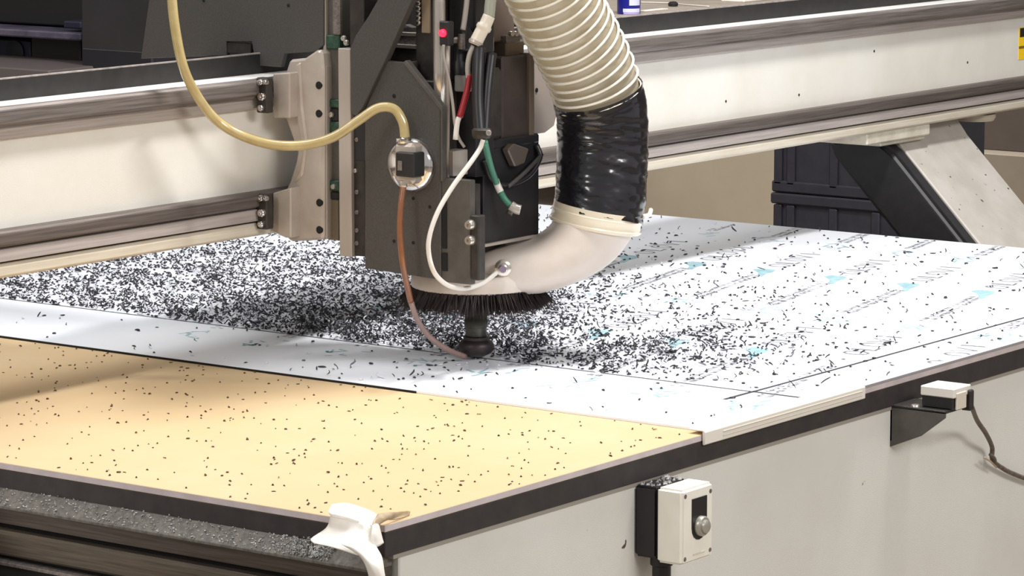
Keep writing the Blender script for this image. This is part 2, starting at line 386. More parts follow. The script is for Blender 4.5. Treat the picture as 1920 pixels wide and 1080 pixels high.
# white folded edge strip hanging over the bed edge
e0, e1 = 0.770, 1.248
ep = [(0, 0.022, 0.8575), (0, -0.004, 0.8575), (0, -0.0075, 0.8545), (0, -0.0075, 0.836), (0, -0.004, 0.834), (0, -0.0022, 0.836), (0, -0.0022, 0.8553), (0, 0.022, 0.8553)]
es = thing('edge_strip', (1.0, 0, 0.834), 'short white plastic strip clipped over the corner edge of the white sheet', 'edge strip')
prism('strip_channel', ep, 0, e0, e1, mat('ivory_strip', rgb(228, 222, 212), 0.4), es, 0.0006)
box('strip_rib', e0 + .05, e1 - 0.01, -0.0088, -0.007, 0.8475, 0.8495, mat('ivory_strip_b', rgb(206, 198, 186), 0.4), es, 0.0003)
box('strip_rib', e0 + .05, e1 - 0.01, -0.0088, -0.007, 0.8415, 0.8430, MATS['ivory_strip_b'], es, 0.0003)

# ================================================================== GANTRY
YB = 0.974
gt = thing('gantry', (1.6, YB, 0), 'white gantry beam with steel rails spanning the router bed', 'gantry')
GX0, GX1 = -0.35, 3.95
box('beam', GX0, GX1, YB, YB + 0.20, 1.085, 1.331, m_white, gt, 0.002)
# upper rail: bright top ledge, steel bar, small stepped lower flange
prism('upper_rail', [(0, YB, 1.331), (0, YB - .020, 1.331), (0, YB - .026, 1.326), (0, YB - .026, 1.306), (0, YB - .020, 1.303), (0, YB - .020, 1.298), (0, YB, 1.298)], 0, GX0, GX1, m_rail, gt, 0.0012)
prism('upper_rail_flange', [(0, YB, 1.298), (0, YB - .014, 1.298), (0, YB - .012, 1.281), (0, YB, 1.277)], 0, GX0, GX1, mat('rail_flange', rgb(180, 170, 166), 0.4, 0.2, c2=rgb(158, 148, 143), scale=6, stretch=(1, 30, 40)), gt, 0.0008)
box('beam_top_plate', GX0, GX1, YB - .018, YB + 0.030, 1.331, 1.3335, mat('top_plate_white', rgb(232, 230, 226), 0.35), gt, 0.0008)
prism('lower_rail', [(0, YB, 1.140), (0, YB - .018, 1.140), (0, YB - .024, 1.135), (0, YB - .024, 1.117), (0, YB - .016, 1.113), (0, YB, 1.113)], 0, GX0, GX1, m_raildk, gt, 0.0012)
prism('lower_rail_flange', [(0, YB, 1.113), (0, YB - .019, 1.111), (0, YB - .021, 1.092), (0, YB, 1.088)], 0, GX0, GX1, MATS['rail_flange'], gt, 0.0008)
prism('lower_lip', [(0, YB + .19, 1.088), (0, YB - .014, 1.088), (0, YB - .018, 1.083), (0, YB - .018, 1.069), (0, YB - .012, 1.065), (0, YB + .19, 1.065)], 0, GX0, GX1, m_lip, gt, 0.0012)
# cable tray on top of the beam
ty = YB + 0.030
box('cable_tray', GX0, GX1, ty, ty + 0.005, 1.3315, 1.3665, m_tray, gt, 0.0005)
box('cable_tray_floor', GX0, GX1, ty + 0.004, ty + 0.125, 1.3315, 1.336, m_tray, gt, 0.0005)
box('cable_tray_back', GX0, GX1, ty + 0.120, ty + 0.125, 1.335, 1.350, m_tray, gt, 0.0005)
box('cable_tray_edge', GX0, GX1, ty - 0.0005, ty + 0.0055, 1.3665, 1.3690, m_trayedge, gt, 0.0004)
# rivets on the white face
for px, py in ((1361, 190), (1498, 178), (1639, 96), (1814, 117)):
    p = at(px, py, 1, YB); lathe('rivet', [(0.003, -.001), (0.003, .0006), (0.001, .0012)], p, (0, -1, 0), m_dark, gt, 8)
# yellow warning sticker
p0 = at(1911, 52, 1, YB - .0006); p1 = at(1911, 112, 1, YB - .0006)
st = box('warning_sticker', p0.x, p0.x + 0.10, YB - 0.0010, YB + .0005, p1.z, p0.z, m_yel, gt)
zz = (p0.z - p1.z)
box('sticker_band', p0.x + .004, p0.x + 0.096, YB - 0.0014, YB - .0008, p0.z - zz * .30, p0.z - zz * .02, m_stk, st)
box('sticker_line', p0.x, p0.x + 0.07, YB - 0.0014, YB - .0008, p0.z - zz * .66, p0.z - zz * .58, mat('sticker_brown', rgb(120, 92, 20), 0.5), st)
# legs and end blocks
def leg(x0, x1, name):
    L = [(0, 1.16, 1.066), (0, 1.02, 1.066), (0, 0.985, 1.020), (0, 0.60, 0.630), (0, 0.60, 0.10), (0, 0.70, 0.10), (0, 0.71, 0.585), (0, 1.12, 1.00)]
    lg = prism(name, L, 0, x0, x1, m_leg, gt, 0.003)
    return lg
lg = leg(3.115, 3.42, 'leg')
# dark rounded channel on the inner face of the leg
L = [(0, 1.15, 1.030), (0, 1.02, 1.040), (0, 0.978, 1.013), (0, 0.606, 0.632), (0, 0.606, 0.12), (0, 0.71, 0.12), (0, 0.72, 0.575), (0, 1.13, 0.99)]
prism('leg_channel', L, 0, 3.060, 3.116, m_blk, gt, 0.012, 3)
leg(-0.32, -0.06, 'leg')
box('end_block', 2.92, 3.20, YB - 0.012, YB + 0.16, 1.040, 1.066, mat('cream_block', rgb(214, 208, 194), 0.55, c2=rgb(190, 182, 164), scale=20), gt, 0.003)
box('end_block_step', 3.00, 3.20, YB + 0.0, YB + 0.14, 1.030, 1.042, MATS['cream_block'], gt, 0.003)
lathe('pad_foot', [(0.0, 0), (0.045, .004), (0.05, .012), (0.05, .02)], at(1848, 222, 1, YB + .02) + Vector((0, .03, -.01)), (0, 0, 1), m_lip, gt)
box('drive_shoe', 3.05, 3.46, 0.55, 0.86, 0.0, 0.11, m_tray, gt, 0.004)
box('drive_shoe', -0.34, -0.045, 0.55, 0.86, 0.0, 0.11, m_tray, gt, 0.004)

# ================================================================== Z CARRIAGE
XC = 0.937
cg = thing('spindle_carriage', (1.03, 0.8, 1.0), 'dark grey steel tool carriage hung on the front of the gantry beam', 'carriage')
# big upper side plate with notched lower edge
prismX('upper_side_plate', [(338, -420), (606, -420), (606, 84), (592, 97), (533, 101), (527, 126), (479, 123), (472, 78), (424, 78), (424, 104), (264, 110)], XC, 0.010, m_gray, cg, 0.0008)
prismX('upper_side_plate', [(338, -420), (606, -420), (606, 84), (592, 97), (533, 101), (264, 92)], XC + 0.23, 0.010, m_gray, cg, 0.0008)
rectX('notch_block', 425, 80, 470, 101, XC + 0.003, 0.03, m_dark, cg)
rectX('plate_rear_cover', 150, -420, 290, 96, XC + 0.03, 0.02, m_mach, cg)
for px, py in ((382, 1), (541, 10)): bolt('plate_hole', at(px, py, 0, XC), (-1, 0, 0), 0.003, 0.0012, m_hole, cg)
# cast bearing bracket gripping both rails
cb = prismX('bearing_bracket', [(542, 112), (571, 109), (596, 92), (603, 96), (606, 130), (606, 440), (604, 450), (543, 453), (532, 440), (533, 360), (542, 341), (553, 305), (557, 284), (548, 262), (534, 222), (533, 140)], XC - 0.012, 0.055, m_cast, cg, 0.006)
prismX('bracket_flange', [(511, 138), (543, 136), (543, 222), (512, 221)], XC - 0.037, 0.045, m_cast, cg, 0.002)
prismX('bracket_flange', [(511, 362), (545, 352), (545, 446), (535, 446), (511, 435)], XC - 0.037, 0.045, m_cast, cg, 0.002)
prismX('bracket_ridge', [(553, 122), (562, 116), (566, 200), (574, 262), (572, 290), (566, 330), (548, 345), (560, 320), (566, 284), (556, 225), (550, 180)], XC - 0.016, 0.012, m_cast, cg, 0.003)
prismX('bracket_edge_rib', [(605, 120), (612, 124), (613, 448), (605, 450)], XC - 0.004, 0.04, m_alu, cg, 0.001)
for px, py in ((598, 160), (598, 213), (599, 380), (599, 431)):
    lathe('bracket_hole', [(0.0066, -.002), (0.0066, 0.0008), (0.005, 0.001)], at(px, py, 0, XC - 0.012), (-1, 0, 0), m_hole, cg, 14)
# bearing blocks and their bright screws on the rails
for py in (178, 396):
    rectX('bearing_block', 480, py - 32, 500, py + 34, 0.868, 0.018, m_dark, cg, 0.002)
    for dx, dy, r in ((490, -24, .006), (492, 3, .0075), (491, 24, .006), (499, -24, .005)):
        bolt('bearing_screw', at(dx, py + dy, 0, 0.868), (-1, 0, 0), r, 0.006, m_chrome, cg)
# vertical slide: dark back column, green seals, aluminium front strip
rectX('slide_back_column', 606, -420, 637, 448, XC + 0.010, 0.20, m_gray2, cg)
rectX('slide_back_seam', 604, -420, 609, 100, XC + 0.004, 0.02, m_alu, cg, .0005)
rectX('slide_shaft', 620, -420, 634, 66, XC + 0.002, 0.012, m_rail, cg, .003)
for y0, y1 in ((186, 202), (228, 250), (338, 358), (66, 92)):
    rectX('wiper_seal', 610, y0, 636, y1, XC + 0.004, 0.02, m_pcb, cg, 0.002)
for x_, y_ in ((622, 215), (626, 350), (645, 72), (650, 80)):
    bolt('seal_screw', at(x_, y_, 0, XC + .004), (-1, 0, 0), 0.005, 0.004, m_brightsteel, cg)
rectX('bearing_wiper', 612, 203, 634, 228, XC + 0.006, 0.02, m_blk, cg, 0.002)
rectX('bearing_wiper', 612, 359, 634, 374, XC + 0.006, 0.02, m_blk, cg, 0.002)
rectX('slide_lower_rail', 613, 374, 634, 450, XC + 0.008, 0.03, mat('aged_steel', rgb(120, 108, 92), 0.45, 0.4), cg)
rectX('front_plate_edge', 635, 91, 658, 481, XC - 0.006, 0.21, m_alu, cg, 0.001)
rectX('slide_channel', 657, -20, 684, 480, XC + 0.002, 0.20, m_dark, cg)
for y_ in (262, 320, 360, 398, 432, 456):
    bolt('channel_screw', at(670 if y_ != 320 else 667, y_, 0, XC + .002), (-1, 0, 0), 0.004, 0.003, m_rail if y_ != 320 else m_brightsteel, cg)
# diagonal brace and gusset plate
prismX('diagonal_brace', [(712, -60), (806, -60), (771, 0), (722, 112), (680, 200), (667, 218), (657, 212), (657, 90), (667, 66), (691, 30), (708, 0)], XC - 0.014, 0.016, m_gray, cg, 0.001)
prismX('gusset_plate', [(684, 503), (684, 206), (722, 114), (757, 117), (826, 204), (826, 525)], XC - 0.006, 0.012, m_gray, cg, 0.001)
prismX('gusset_edge', [(755, 117), (761, 113), (829, 200), (829, 340), (826, 340), (826, 207)], XC - 0.009, 0.012, m_gray2, cg, 0.0006)
prismX('gusset_tab', [(757, 116), (776, 115), (776, 140), (770, 132)], XC + 0.012, 0.01, m_gray2, cg, 0.0006)
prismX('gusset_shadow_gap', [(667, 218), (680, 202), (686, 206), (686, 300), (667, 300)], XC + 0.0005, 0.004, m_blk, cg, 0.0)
for px, py, r in ((739, 180, .0035), (806, 388, .003), (775, 372, .003), (739, 452, .003), (775, 455, .003), (800, 470, .0025)):
    bolt('gusset_hole', at(px, py, 0, XC - .006), (-1, 0, 0), r, 0.001, m_hole, cg)
box('carriage_core', XC + 0.012, XC + 0.20, at(815, 300, 0, XC).y, at(690, 300, 0, XC).y, at(760, 500, 0, XC).z, at(760, 150, 0, XC).z, m_dark, cg, .002)
# second column with sensor block
rectX('spindle_slide_plate', 826, 336, 882, 531, XC - 0.002, 0.014, m_gray2, cg, 0.001)
rectX('slide_slot', 829, 378, 837, 466, XC - 0.004, 0.006, m_hole, cg, 0)
rectX('slide_slot', 829, 474, 838, 508, XC - 0.004, 0.006, m_hole, cg, 0)
rectX('slide_keeper', 882, 404, 897, 526, XC - 0.006, 0.020, m_dark, cg, 0.002)
for py in (421, 450):
    bolt('keeper_bolt', at(884, py, 0, XC - .006), (-1, 0, 0), 0.0085, 0.010, m_brightsteel, cg)
rectX('bronze_block', 828, 283, 850, 330, XC + 0.02, 0.04, m_alu, cg)
box('slide_core', XC + .012, .962, at(884, 400, 0, XC).y, at(826, 400, 0, XC).y, at(860, 525, 0, XC).z, at(860, 345, 0, XC).z, m_dark, cg, .001)
# tall dark column, beige strip and chain behind the gusset
rectX('tall_column', 779, -420, 818, 205, XC + 0.03, 0.16, m_dark, cg)
rectX('column_strip', 789, -420, 804, 62, XC + 0.026, 0.01, mat('tan_strip', rgb(150, 134, 114), 0.5), cg)
for k in range(6):
    tube('chain_link', [at(781, -6 + k * 9, 0, XC + .024), at(787, -3 + k * 9, 0, XC + .02), at(782, 3 + k * 9, 0, XC + .024)], 0.0022, m_brightsteel, cg, 3, 6)
for y0, y1 in ((60, 67), (83, 91)):
    rectX('cross_bar', 735, y0, 780, y1, XC + 0.04, 0.02, m_brightsteel, cg)
rectX('cross_block', 735, 67, 780, 83, XC + 0.044, 0.02, m_rail, cg)
rectX('cross_block', 730, 91, 782, 116, XC + 0.046, 0.02, m_dark, cg)
prismX('cross_bar_cap', [(748, 52), (758, 46), (772, 52)], XC + .044, .015, m_rail, cg, 0)
# air cylinder shaft with LED sensor
a = at(825, 200, 0, XC + .012); b = at(823, -60, 0, XC + .012)
sf = tube('air_cylinder', [a, b], 0.0105, m_brightsteel, cg, 4, 16)
rectX('sensor_body', 823, 40, 841, 86, XC - 0.004, 0.016, m_blk, cg, .002)
lathe('sensor_light', [(0.0065, 0), (0.006, 0.004), (0.003, 0.006)], at(831, 62, 0, XC - 0.004), (-1, 0, 0), m_led, cg, 14)
tube('cylinder_side_rod', [at(838, 335, 0, XC + .02), at(840, 70, 0, XC + .02)], 0.004, m_alu, cg, 4, 8)
bolt('cylinder_foot', at(805, 168, 0, XC + .02), (-1, 0, 0), 0.008, 0.008, m_rail, cg)
# pneumatic block between cylinder and spindle
rectX('pneumatic_column', 842, -420, 892, 330, XC + 0.06, 0.05, m_blk, cg)
rectX('valve_block', 851, 142, 874, 172, XC + 0.03, 0.03, mat('grey_valve', rgb(120, 118, 116), 0.4), cg, .002)
rectX('valve_block', 848, 70, 858, 84, XC + 0.04, 0.03, m_alu, cg, .003)
lathe('valve_fitting', [(0.011, 0), (0.011, .02), (0.008, .024), (0.008, .05)], at(860, 140, 0, XC + .045), (0, 0, 1), m_blk, cg, 16)
lathe('valve_fitting', [(0.008, 0), (0.012, .004), (0.012, .03), (0.007, .04)], at(872, 95, 0, XC + .045), (0, 0, 1), m_blk, cg, 16)
lathe('fitting_glint_ring', [(0.0065, 0), (0.0065, .025)], at(866, 92, 0, XC + .035), (0, 0, 1), m_rail, cg, 12)

# ================================================================== SPINDLE
tip = at(893, 672, 2, SZ1); AX, AY = tip.x, tip.y
sp = thing('spindle', (AX, AY, SZ1), 'black router spindle with collet and cutting bit touching the white sheet', 'spindle')
XS = AX - 0.085
MX0, MX1, MYF, MYB = AX - 0.0775, AX + 0.0775, AY - 0.070, AY + 0.070
def rectYm(name, x0p, y0p, x1p, y1p, y, th, material, bevel=0.002):
    """box whose camera-right face lies in plane y, given by its outline in that plane"""
    a = at(x0p, (y0p + y1p) / 2, 1, y); b = at(x1p, (y0p + y1p) / 2, 1, y); xm = (x0p + x1p) / 2
    return box(name, a.x, b.x, y, y + th, at(xm, y1p, 1, y).z, at(xm, y0p, 1, y).z, material, sp, bevel)
rectYm('motor_housing', 907, 270, 1011, 449, MYF, 0.14, m_blk)
rectYm('motor_upper_housing', 942, 104, 1001, 262, MYF + .004, 0.10, mat('motor_brown_black', rgb(52, 44, 43), 0.5, c2=rgb(64, 55, 53), scale=25), .003)
rectYm('motor_flange', 925, 256, 1012, 274, MYF - .004, 0.13, m_blk, .003)
rectYm('motor_connector', 912, 128, 944, 262, MYF - .006, 0.06, m_dark, .006)
rectYm('motor_terminal', 950, 76, 984, 108, MYF + .02, 0.05, mat('tan_terminal', rgb(118, 104, 90), 0.45), .003)
rectYm('motor_terminal', 908, 68, 928, 100, MYF - .002, 0.03, mat('tan_terminal2', rgb(150, 138, 118), 0.4), .003)
rectYm('motor_neck', 924, -420, 966, 78, MYF + .03, 0.06, mat('taupe_neck', rgb(112, 98, 90), 0.45), .003)
for px in (957, 965): bolt('terminal_screw', at(px, 63, 1, MYF + .015), (-.3, -1, 0), 0.005, 0.006, m_chrome, sp)
rectYm('terminal_bracket', 950, 66, 976, 80, MYF + .018, 0.02, m_rail, .001)
bl = [(1001, 96), (1045, 90), (1045, 212), (1039, 236), (1022, 249), (1001, 252)]
prism('side_cheek', [at(a_, b_, 1, MYF + .03) for a_, b_ in bl], 1, MYF + .03, MYF + .042, mat('taupe_cheek', rgb(176, 164, 156), 0.5), sp, .001)
bolt('cheek_hole', at(1006, 169, 1, MYF + .03), (0, -1, 0), 0.004, 0.0012, m_hole, sp)
rectYm('housing_edge', 993, 100, 1002, 262, MYF - .002, 0.02, mat('edge_brown', rgb(96, 84, 74), 0.5), .0005)
ff = [at(938, 280, 1, MYF), at(950, 268, 1, MYF), at(978, 278, 1, MYF), at(970, 305, 1, MYF), at(952, 312, 1, MYF)]
prism('cable_clip', ff, 1, MYF - .016, MYF - .002, mat('smoky_clip', rgb(84, 75, 69), 0.25), sp, .002)
def am(px, py, o): return at(px, py, 1, MYF - o)
tube('motor_lead', [am(1006, 272, .004), am(1012, 296, .012), am(990, 330, .014), am(952, 346, .012), am(922, 335, .01), am(908, 300, .01)], 0.005, m_cabk, sp)
tube('motor_lead', [am(1016, 290, .012), am(985, 322, .02), am(952, 350, .016)], 0.0035, mat('grey_lead', rgb(66, 62, 62), 0.35), sp)
lathe('quill', [(0.04, 0), (0.04, 0.1)], (AX, AY, 0.96), (0, 0, 1), m_dark, sp)
lathe('collet_holder', [(0.0165, 0), (0.018, .003), (0.018, .018), (0.0205, .019), (0.0205, .031), (0.019, .033), (0.019, .07)], (AX, AY, SZ1 + 0.036), (0, 0, 1), m_collet, sp, 28)
lathe('collet_nut', [(0.013, 0), (0.026, .006), (0.0305, .012), (0.0305, .020), (0.027, .026), (0.022, .029), (0.022, .034), (0.017, .036)], (AX, AY, SZ1 + 0.004), (0, 0, 1), m_nut, sp, 28)
lathe('cutting_bit', [(0.004, 0), (0.0045, .002), (0.0045, .012)], (AX, AY, SZ1 - 0.003), (0, 0, 1), m_dark, sp, 12)

# ================================================================== DUST HOOD
dd = depth_of((AX, AY, 1.0))
hd = thing('dust_hood', (AX, AY, 0.93), 'beige plastic dust hood with curved elbow and black brush skirt under the spindle', 'dust hood')
HZ = 0.978
lathe('hood_ring', [(0.106, 0), (0.110, .003), (0.110, .020), (0.104, .030), (0.080, .034), (0.0, .034)], (AX, AY, HZ), (0, 0, 1), m_hood, hd, 48)
# elbow: lofted sections, centre (px,py), half height px, half depth m
secs = [(885, 512, 40, .085), (925, 506, 45, .095), (965, 502, 48, .096), (1005, 498, 50, .092), (1045, 484, 55, .086), (1080, 462, 64, .080), (1105, 437, 73, .076), (1119, 412, 80, .0735), (1121, 396, 81, .0735)]
cen = [pd(a_, b_, dd + 0.005) for a_, b_, c_, d_ in secs]
kpx = dd / FPX; dn = FWD.copy(); V = []; Fc = []; NS = 28
angs = []
for i, (a_, b_, hh, hw) in enumerate(secs):
    t = (cen[min(i + 1, len(cen) - 1)] - cen[max(i - 1, 0)]).normalized()
    if i >= len(secs) - 2: t = (RT * 0.16 + Vector((0, 0, 1))).normalized()
    n_ = t.cross(dn).normalized()
    if n_.dot(Vector((0, 0, 1)) - RT) < 0: n_ = -n_
    ex = 0.62 + 0.38 * min(1, max(0, (i - 2) / 5))          # boxier near the hood, round at the collar
    for k in range(NS):
        an = 2 * math.pi * k / NS; c_, s_ = math.cos(an), math.sin(an)
        V.append(cen[i] + n_ * (hh * kpx * math.copysign(abs(s_) ** ex, s_)) + dn * (hw * math.copysign(abs(c_) ** ex, c_)))
for i in range(len(secs) - 1):
    for k in range(NS): Fc.append((i * NS + k, i * NS + (k + 1) % NS, (i + 1) * NS + (k + 1) % NS, (i + 1) * NS + k))
Fc += [tuple(range(NS)), tuple((len(secs) - 1) * NS + k for k in range(NS))]
el = build('hood_elbow', V, Fc, m_hood, hd, smooth=True)
md = el.modifiers.new('soften', 'SUBSURF'); md.levels = 2; md.render_levels = 2
box('hood_top_plate', AX - .075, AX + .07, AY - .075, AY + .07, at(950, 455, 1, AY - .07).z, at(950, 449, 1, AY - .07).z, m_alu, hd, .001)
bv = pd(943, 502, dd - 0.10)
sc = lathe('hood_screw', [(0.014, 0), (0.014, .004), (0.010, .007), (0.008, .007), (0.0075, .013), (0.004, .015)], bv, -FWD, m_brightsteel, hd, 20)
lathe('screw_collar', [(0.006, 0), (0.006, .008)], bv - FWD * .012, -FWD, mat('bluish_steel', rgb(150, 140, 170), 0.3, 0.6), sc, 12)
# brush skirt: dense bristle tufts, leaning out
V = []; Fc = []
for k in range(4200):
    an = rng.uniform(0, 2 * math.pi); r0 = rng.uniform(.074, .107); r1 = r0 + rng.uniform(.006, .030) * (r0 / .1) ** 3; L_ = rng.uniform(.026, .040)
    an2 = an + rng.uniform(-.05, .05); top = Vector((AX + r0 * math.cos(an), AY + r0 * math.sin(an), HZ + .004)); bot = Vector((AX + r1 * math.cos(an2), AY + r1 * math.sin(an2), HZ - L_))
    d1 = Vector((-math.sin(an), math.cos(an), 0)) * .0022; d2 = Vector((math.cos(an), math.sin(an), 0)) * .0022
    b0 = len(V); V += [top + d1, top - d1 * .5 + d2, top - d1 * .5 - d2, bot]; Fc += [(b0, b0 + 1, b0 + 3), (b0 + 1, b0 + 2, b0 + 3), (b0 + 2, b0, b0 + 3)]
bs = build('brush_skirt', V, Fc, m_brush, hd); bs['kind'] = 'stuff'
lathe('brush_core', [(0.088, 0), (0.106, .008), (0.102, .030)], (AX, AY, HZ - .026), (0, 0, 1), m_brush, hd, 40)

# ================================================================== DUST HOSE
hs = thing('dust_hose', pd(1121, 396, dd + .005), 'clear ribbed suction hose wrapped in black tape above the dust hood', 'hose')
cl = [(1121, 404), (1126, 370), (1128, 320), (1130, 260), (1127, 205), (1113, 150), (1089, 95), (1062, 45), (1040, 0), (1015, -55), (985, -120), (925, -240), (850, -380)]
cdp = [0, 0, 0, -.002, -.012, -.032, -.062, -.096, -.128, -.165, -.21, -.29, -.38]
path = crom([pd(a_, b_, dd + .005 + e_) for (a_, b_), e_ in zip(cl, cdp)], 14)
acc = [0]
for i in range(1, len(path)): acc.append(acc[-1] + (path[i] - path[i - 1]).length)
def on_path(s):
    for i in range(1, len(path)):
        if acc[i] >= s or i == len(path) - 1:
            t = (s - acc[i - 1]) / (acc[i] - acc[i - 1]); return path[i - 1].lerp(path[i], t), (path[i] - path[i - 1]).normalized()
R = 0.0752
split = acc[14 * 4 + 5]
def hose_section(name, s0, s1, material, rf, ns, seg):
    v = []; f = []
    for i in range(ns + 1):
        s = s0 + (s1 - s0) * i / ns; p, t = on_path(s); a_ = (FWD - t * FWD.dot(t)).normalized(); b_ = t.cross(a_)
        for k in range(seg):
            an = 2 * math.pi * k / seg; r = rf(s, an); v.append(p + a_ * (r * math.cos(an)) + b_ * (r * math.sin(an)))
    for i in range(ns):
        for k in range(seg): f.append((i * seg + k, i * seg + (k + 1) % seg, (i + 1) * seg + (k + 1) % seg, (i + 1) * seg + k))
    return build(name, v, f, material, hs, smooth=True)
PITCHR = 0.0205
hw = hose_section('hose_wall', split - .01, acc[-1], m_film, lambda s, an: R - 0.002 - 0.0022 * math.sin(math.pi * (((s - split) / PITCHR) % 1)), 150, 48)
def tape_r(s, an):
    # upper end dips on the side towards the camera, wrinkles run round the hose in slanting folds
    q = Vector((math.cos(an) * 2.2, math.sin(an) * 2.2, s * 60 + 1.2 * an))
    wr = 0.0030 * abs(noise.noise(q * 1.1)) + 0.0014 * abs(noise.noise(Vector((math.cos(an) * 5, math.sin(an) * 5, s * 150 + 3 * an))))
    return R + 0.0012 + wr
hose_section('tape_wrap', -0.004, split + .012, m_tape, tape_r, 90, 72)
s = split + 0.004; k = 0
while s < acc[-1]:
    p, t = on_path(s); a_ = (FWD - t * FWD.dot(t)).normalized(); b_ = t.cross(a_); n = 44
    tilt = t * 0.0105
    v = []; f = []
    for i in range(n):
        an = 2 * math.pi * i / n; c_ = p + t * (PITCHR * (i / n - .5)) ; rd = a_ * math.cos(an) + b_ * math.sin(an)
        for j in range(6):
            a2 = 2 * math.pi * j / 6; v.append(c_ + rd * (R + 0.0024 * math.cos(a2)) + t * (0.0021 * math.sin(a2)))
    for i in range(n - 1):
        for j in range(6): f.append((i * 6 + j, i * 6 + (j + 1) % 6, (i + 1) * 6 + (j + 1) % 6, (i + 1) * 6 + j))
    build('hose_rib', v, f, m_rib, hs, smooth=True); s += PITCHR; k += 1
# clamp at the collar
cax = (RT * 0.18 + Vector((0, 0, 1)) + FWD * 0.0).normalized(); cc = pd(1117, 416, dd + .005)
lathe('hose_clamp', [(0.070, 0.004), (0.0775, 0.004), (0.0795, .006), (0.0795, .009), (0.0775, .011), (0.0768, .020), (0.0782, .022), (0.0782, .026), (0.0765, .028), (0.0765, .038), (0.070, .038)], cc - cax * .012, cax, m_clamp, hs, 56)
ck = cc + RT * .078 + cax * .012
tube('clamp_tail', [ck - FWD * .02, ck + RT * .010, ck + RT * .014 + FWD * .02 + Vector((0, 0, .006))], 0.004, m_rib, hs, 6, 8)

# ================================================================== TUBES, CABLES AND FITTINGS ON THE CARRIAGE
GD = depth_of(at(775, 305, 0, XC - .03))
gf = thing('air_fitting', at(762, 340, 0, XC - .03), 'round chrome air fitting with black switch block on the dark gusset plate', 'air fitting')
c0 = at(776, 308, 0, XC - .006)
lathe('chrome_cap', [(0.042, 0), (0.045, .004), (0.045, .010), (0.040, .018), (0.026, .024), (0.012, .027), (0.0, .028)], c0, Vector((-1, -.10, 0)), m_chrome, gf, 40)
rectX('fitting_body', 737, 268, 775, 345, XC - .046, 0.03, m_alu, gf, .006)
rectX('switch_block', 741, 286, 776, 332, XC - .055, 0.03, m_blk, gf, .002)
rectX('switch_window', 745, 302, 753, 320, XC - .057, 0.004, m_rail, gf, .0005)
gc = at(757, 268, 0, XC - .036)
lathe('tube_collar', [(0.012, 0), (0.013, .003), (0.013, .008), (0.0105, .010)], gc, (0, 0, 1), m_chrome, gf, 20)
lathe('outlet_nipple', [(0.0065, 0), (0.0075, .004), (0.0065, .010)], at(757, 350, 0, XC - .04), (0, 0, 1), m_brightsteel, gf, 14)
fd = depth_of(gc)
def facedepth(px, py): return depth_of(at(px, py, 1, YB - .026))
yt = [(322, -70, None), (322, -10, None), (328, 50, None), (342, 120, None), (365, 172, None), (402, 222, None), (450, 253, None), (510, 271, None), (570, 272, None), (625, 257, None), (672, 226, None), (708, 203, None), (738, 204, None), (754, 226, None), (759, 252, None), (758, 266, None)]
pts = []
for i, (a_, b_, _) in enumerate(yt):
    if a_ < 520: dpt = min(facedepth(a_, 250) - 0.055, fd)
    else: dpt = fd
    pts.append(pd(a_, b_, dpt if i < len(yt) - 1 else fd))
tag(tube('air_tube', pts, 0.0082, m_tubey, None, 8, 12), 'yellowed clear air tube looping in front of the gantry beam to the chrome fitting', 'tube')
bt = [(757, 345, 0), (752, 385, -.004), (750, 430, -.004), (754, 485, 0), (762, 530, 0), (770, 565, 0), (783, 600, 0), (806, 632, 0), (840, 656, 0), (872, 669, 0)]
fd2 = depth_of(at(757, 350, 0, XC - .04)); td = depth_of(tip)
pts = [pd(a_, b_, fd2 + (td - .028 - fd2) * max(0, (i - 3) / 6) + c_) for i, (a_, b_, c_) in enumerate(bt)]
bw = thing('blow_off_tube', pts[-1], 'thin copper brown tube running from the chrome fitting down to the cutting bit', 'tube')
tube('upper_tube', pts[:6], 0.0052, m_tubeb, bw, 8, 10); tube('lower_tube', pts[5:], 0.0050, m_tubeg, bw, 8, 10)
def cable(name, pl, r, material, label, dep, ends=None):
    o = tube(name, [pd(p[0], p[1], dep + (p[2] if len(p) > 2 else 0)) for p in pl], r, material, None, 8, 8)
    return tag(o, label, 'cable')
cd = depth_of(at(900, 300, 0, XC - .02))
sd = depth_of(bv) - .014
dl = sd - cd
wc = [(906, 262, 0), (899, 280, 0), (880, 308, -.01), (850, 348, -.02), (822, 395, -.03), (806, 440, -.035), (804, 475, -.035), (815, 512, -.03), (840, 535, -.02 + dl * .3), (872, 541, dl * .6), (905, 531, dl * .85), (930, 512, dl), (942, 504, dl)]
cable('signal_cable', wc, 0.0040, m_cabw, 'white cable looping from the black grommet to the screw on the beige dust hood', cd)
lathe_o = thing('cable_grommet', pd(905, 256, cd), 'dark rubber grommet bundling the white and green cables', 'grommet')
lathe('grommet_ring', [(0.013, -.008), (0.016, -.004), (0.016, .006), (0.012, .009)], pd(903, 250, cd + .01), (0, 0, 1), m_dark, lathe_o, 20)
bolt('grommet_screw', pd(916, 249, cd - .006), -FWD, .005, .004, m_brightsteel, lathe_o)
gr = thing('earth_cable', pd(965, 392, cd), 'green cable with a pale sleeve and crimped lug lying over the black motor', 'cable')
gp = [(909, 266, 0), (914, 288, 0), (922, 318, 0), (932, 345, 0), (945, 371, 0), (958, 386, 0)]
gd_ = depth_of(at(940, 350, 1, MYF - .02))
tube('cable_sheath', [pd(a_, b_, cd + (gd_ - cd) * min(1, k_ / 3)) for k_, (a_, b_, c_) in enumerate(gp)], 0.0052, m_cabgr, gr)
tube('pale_sleeve', [pd(929, 337, gd_), pd(934, 350, gd_), pd(939, 360, gd_)], 0.0060, m_cabw, gr, 4)
tube('crimp_lug', [pd(957, 385, gd_), pd(966, 391, gd_), pd(976, 394, gd_)], 0.0085, mat('lug_grey', rgb(176, 168, 160), 0.3, 0.3), gr, 4, 10)
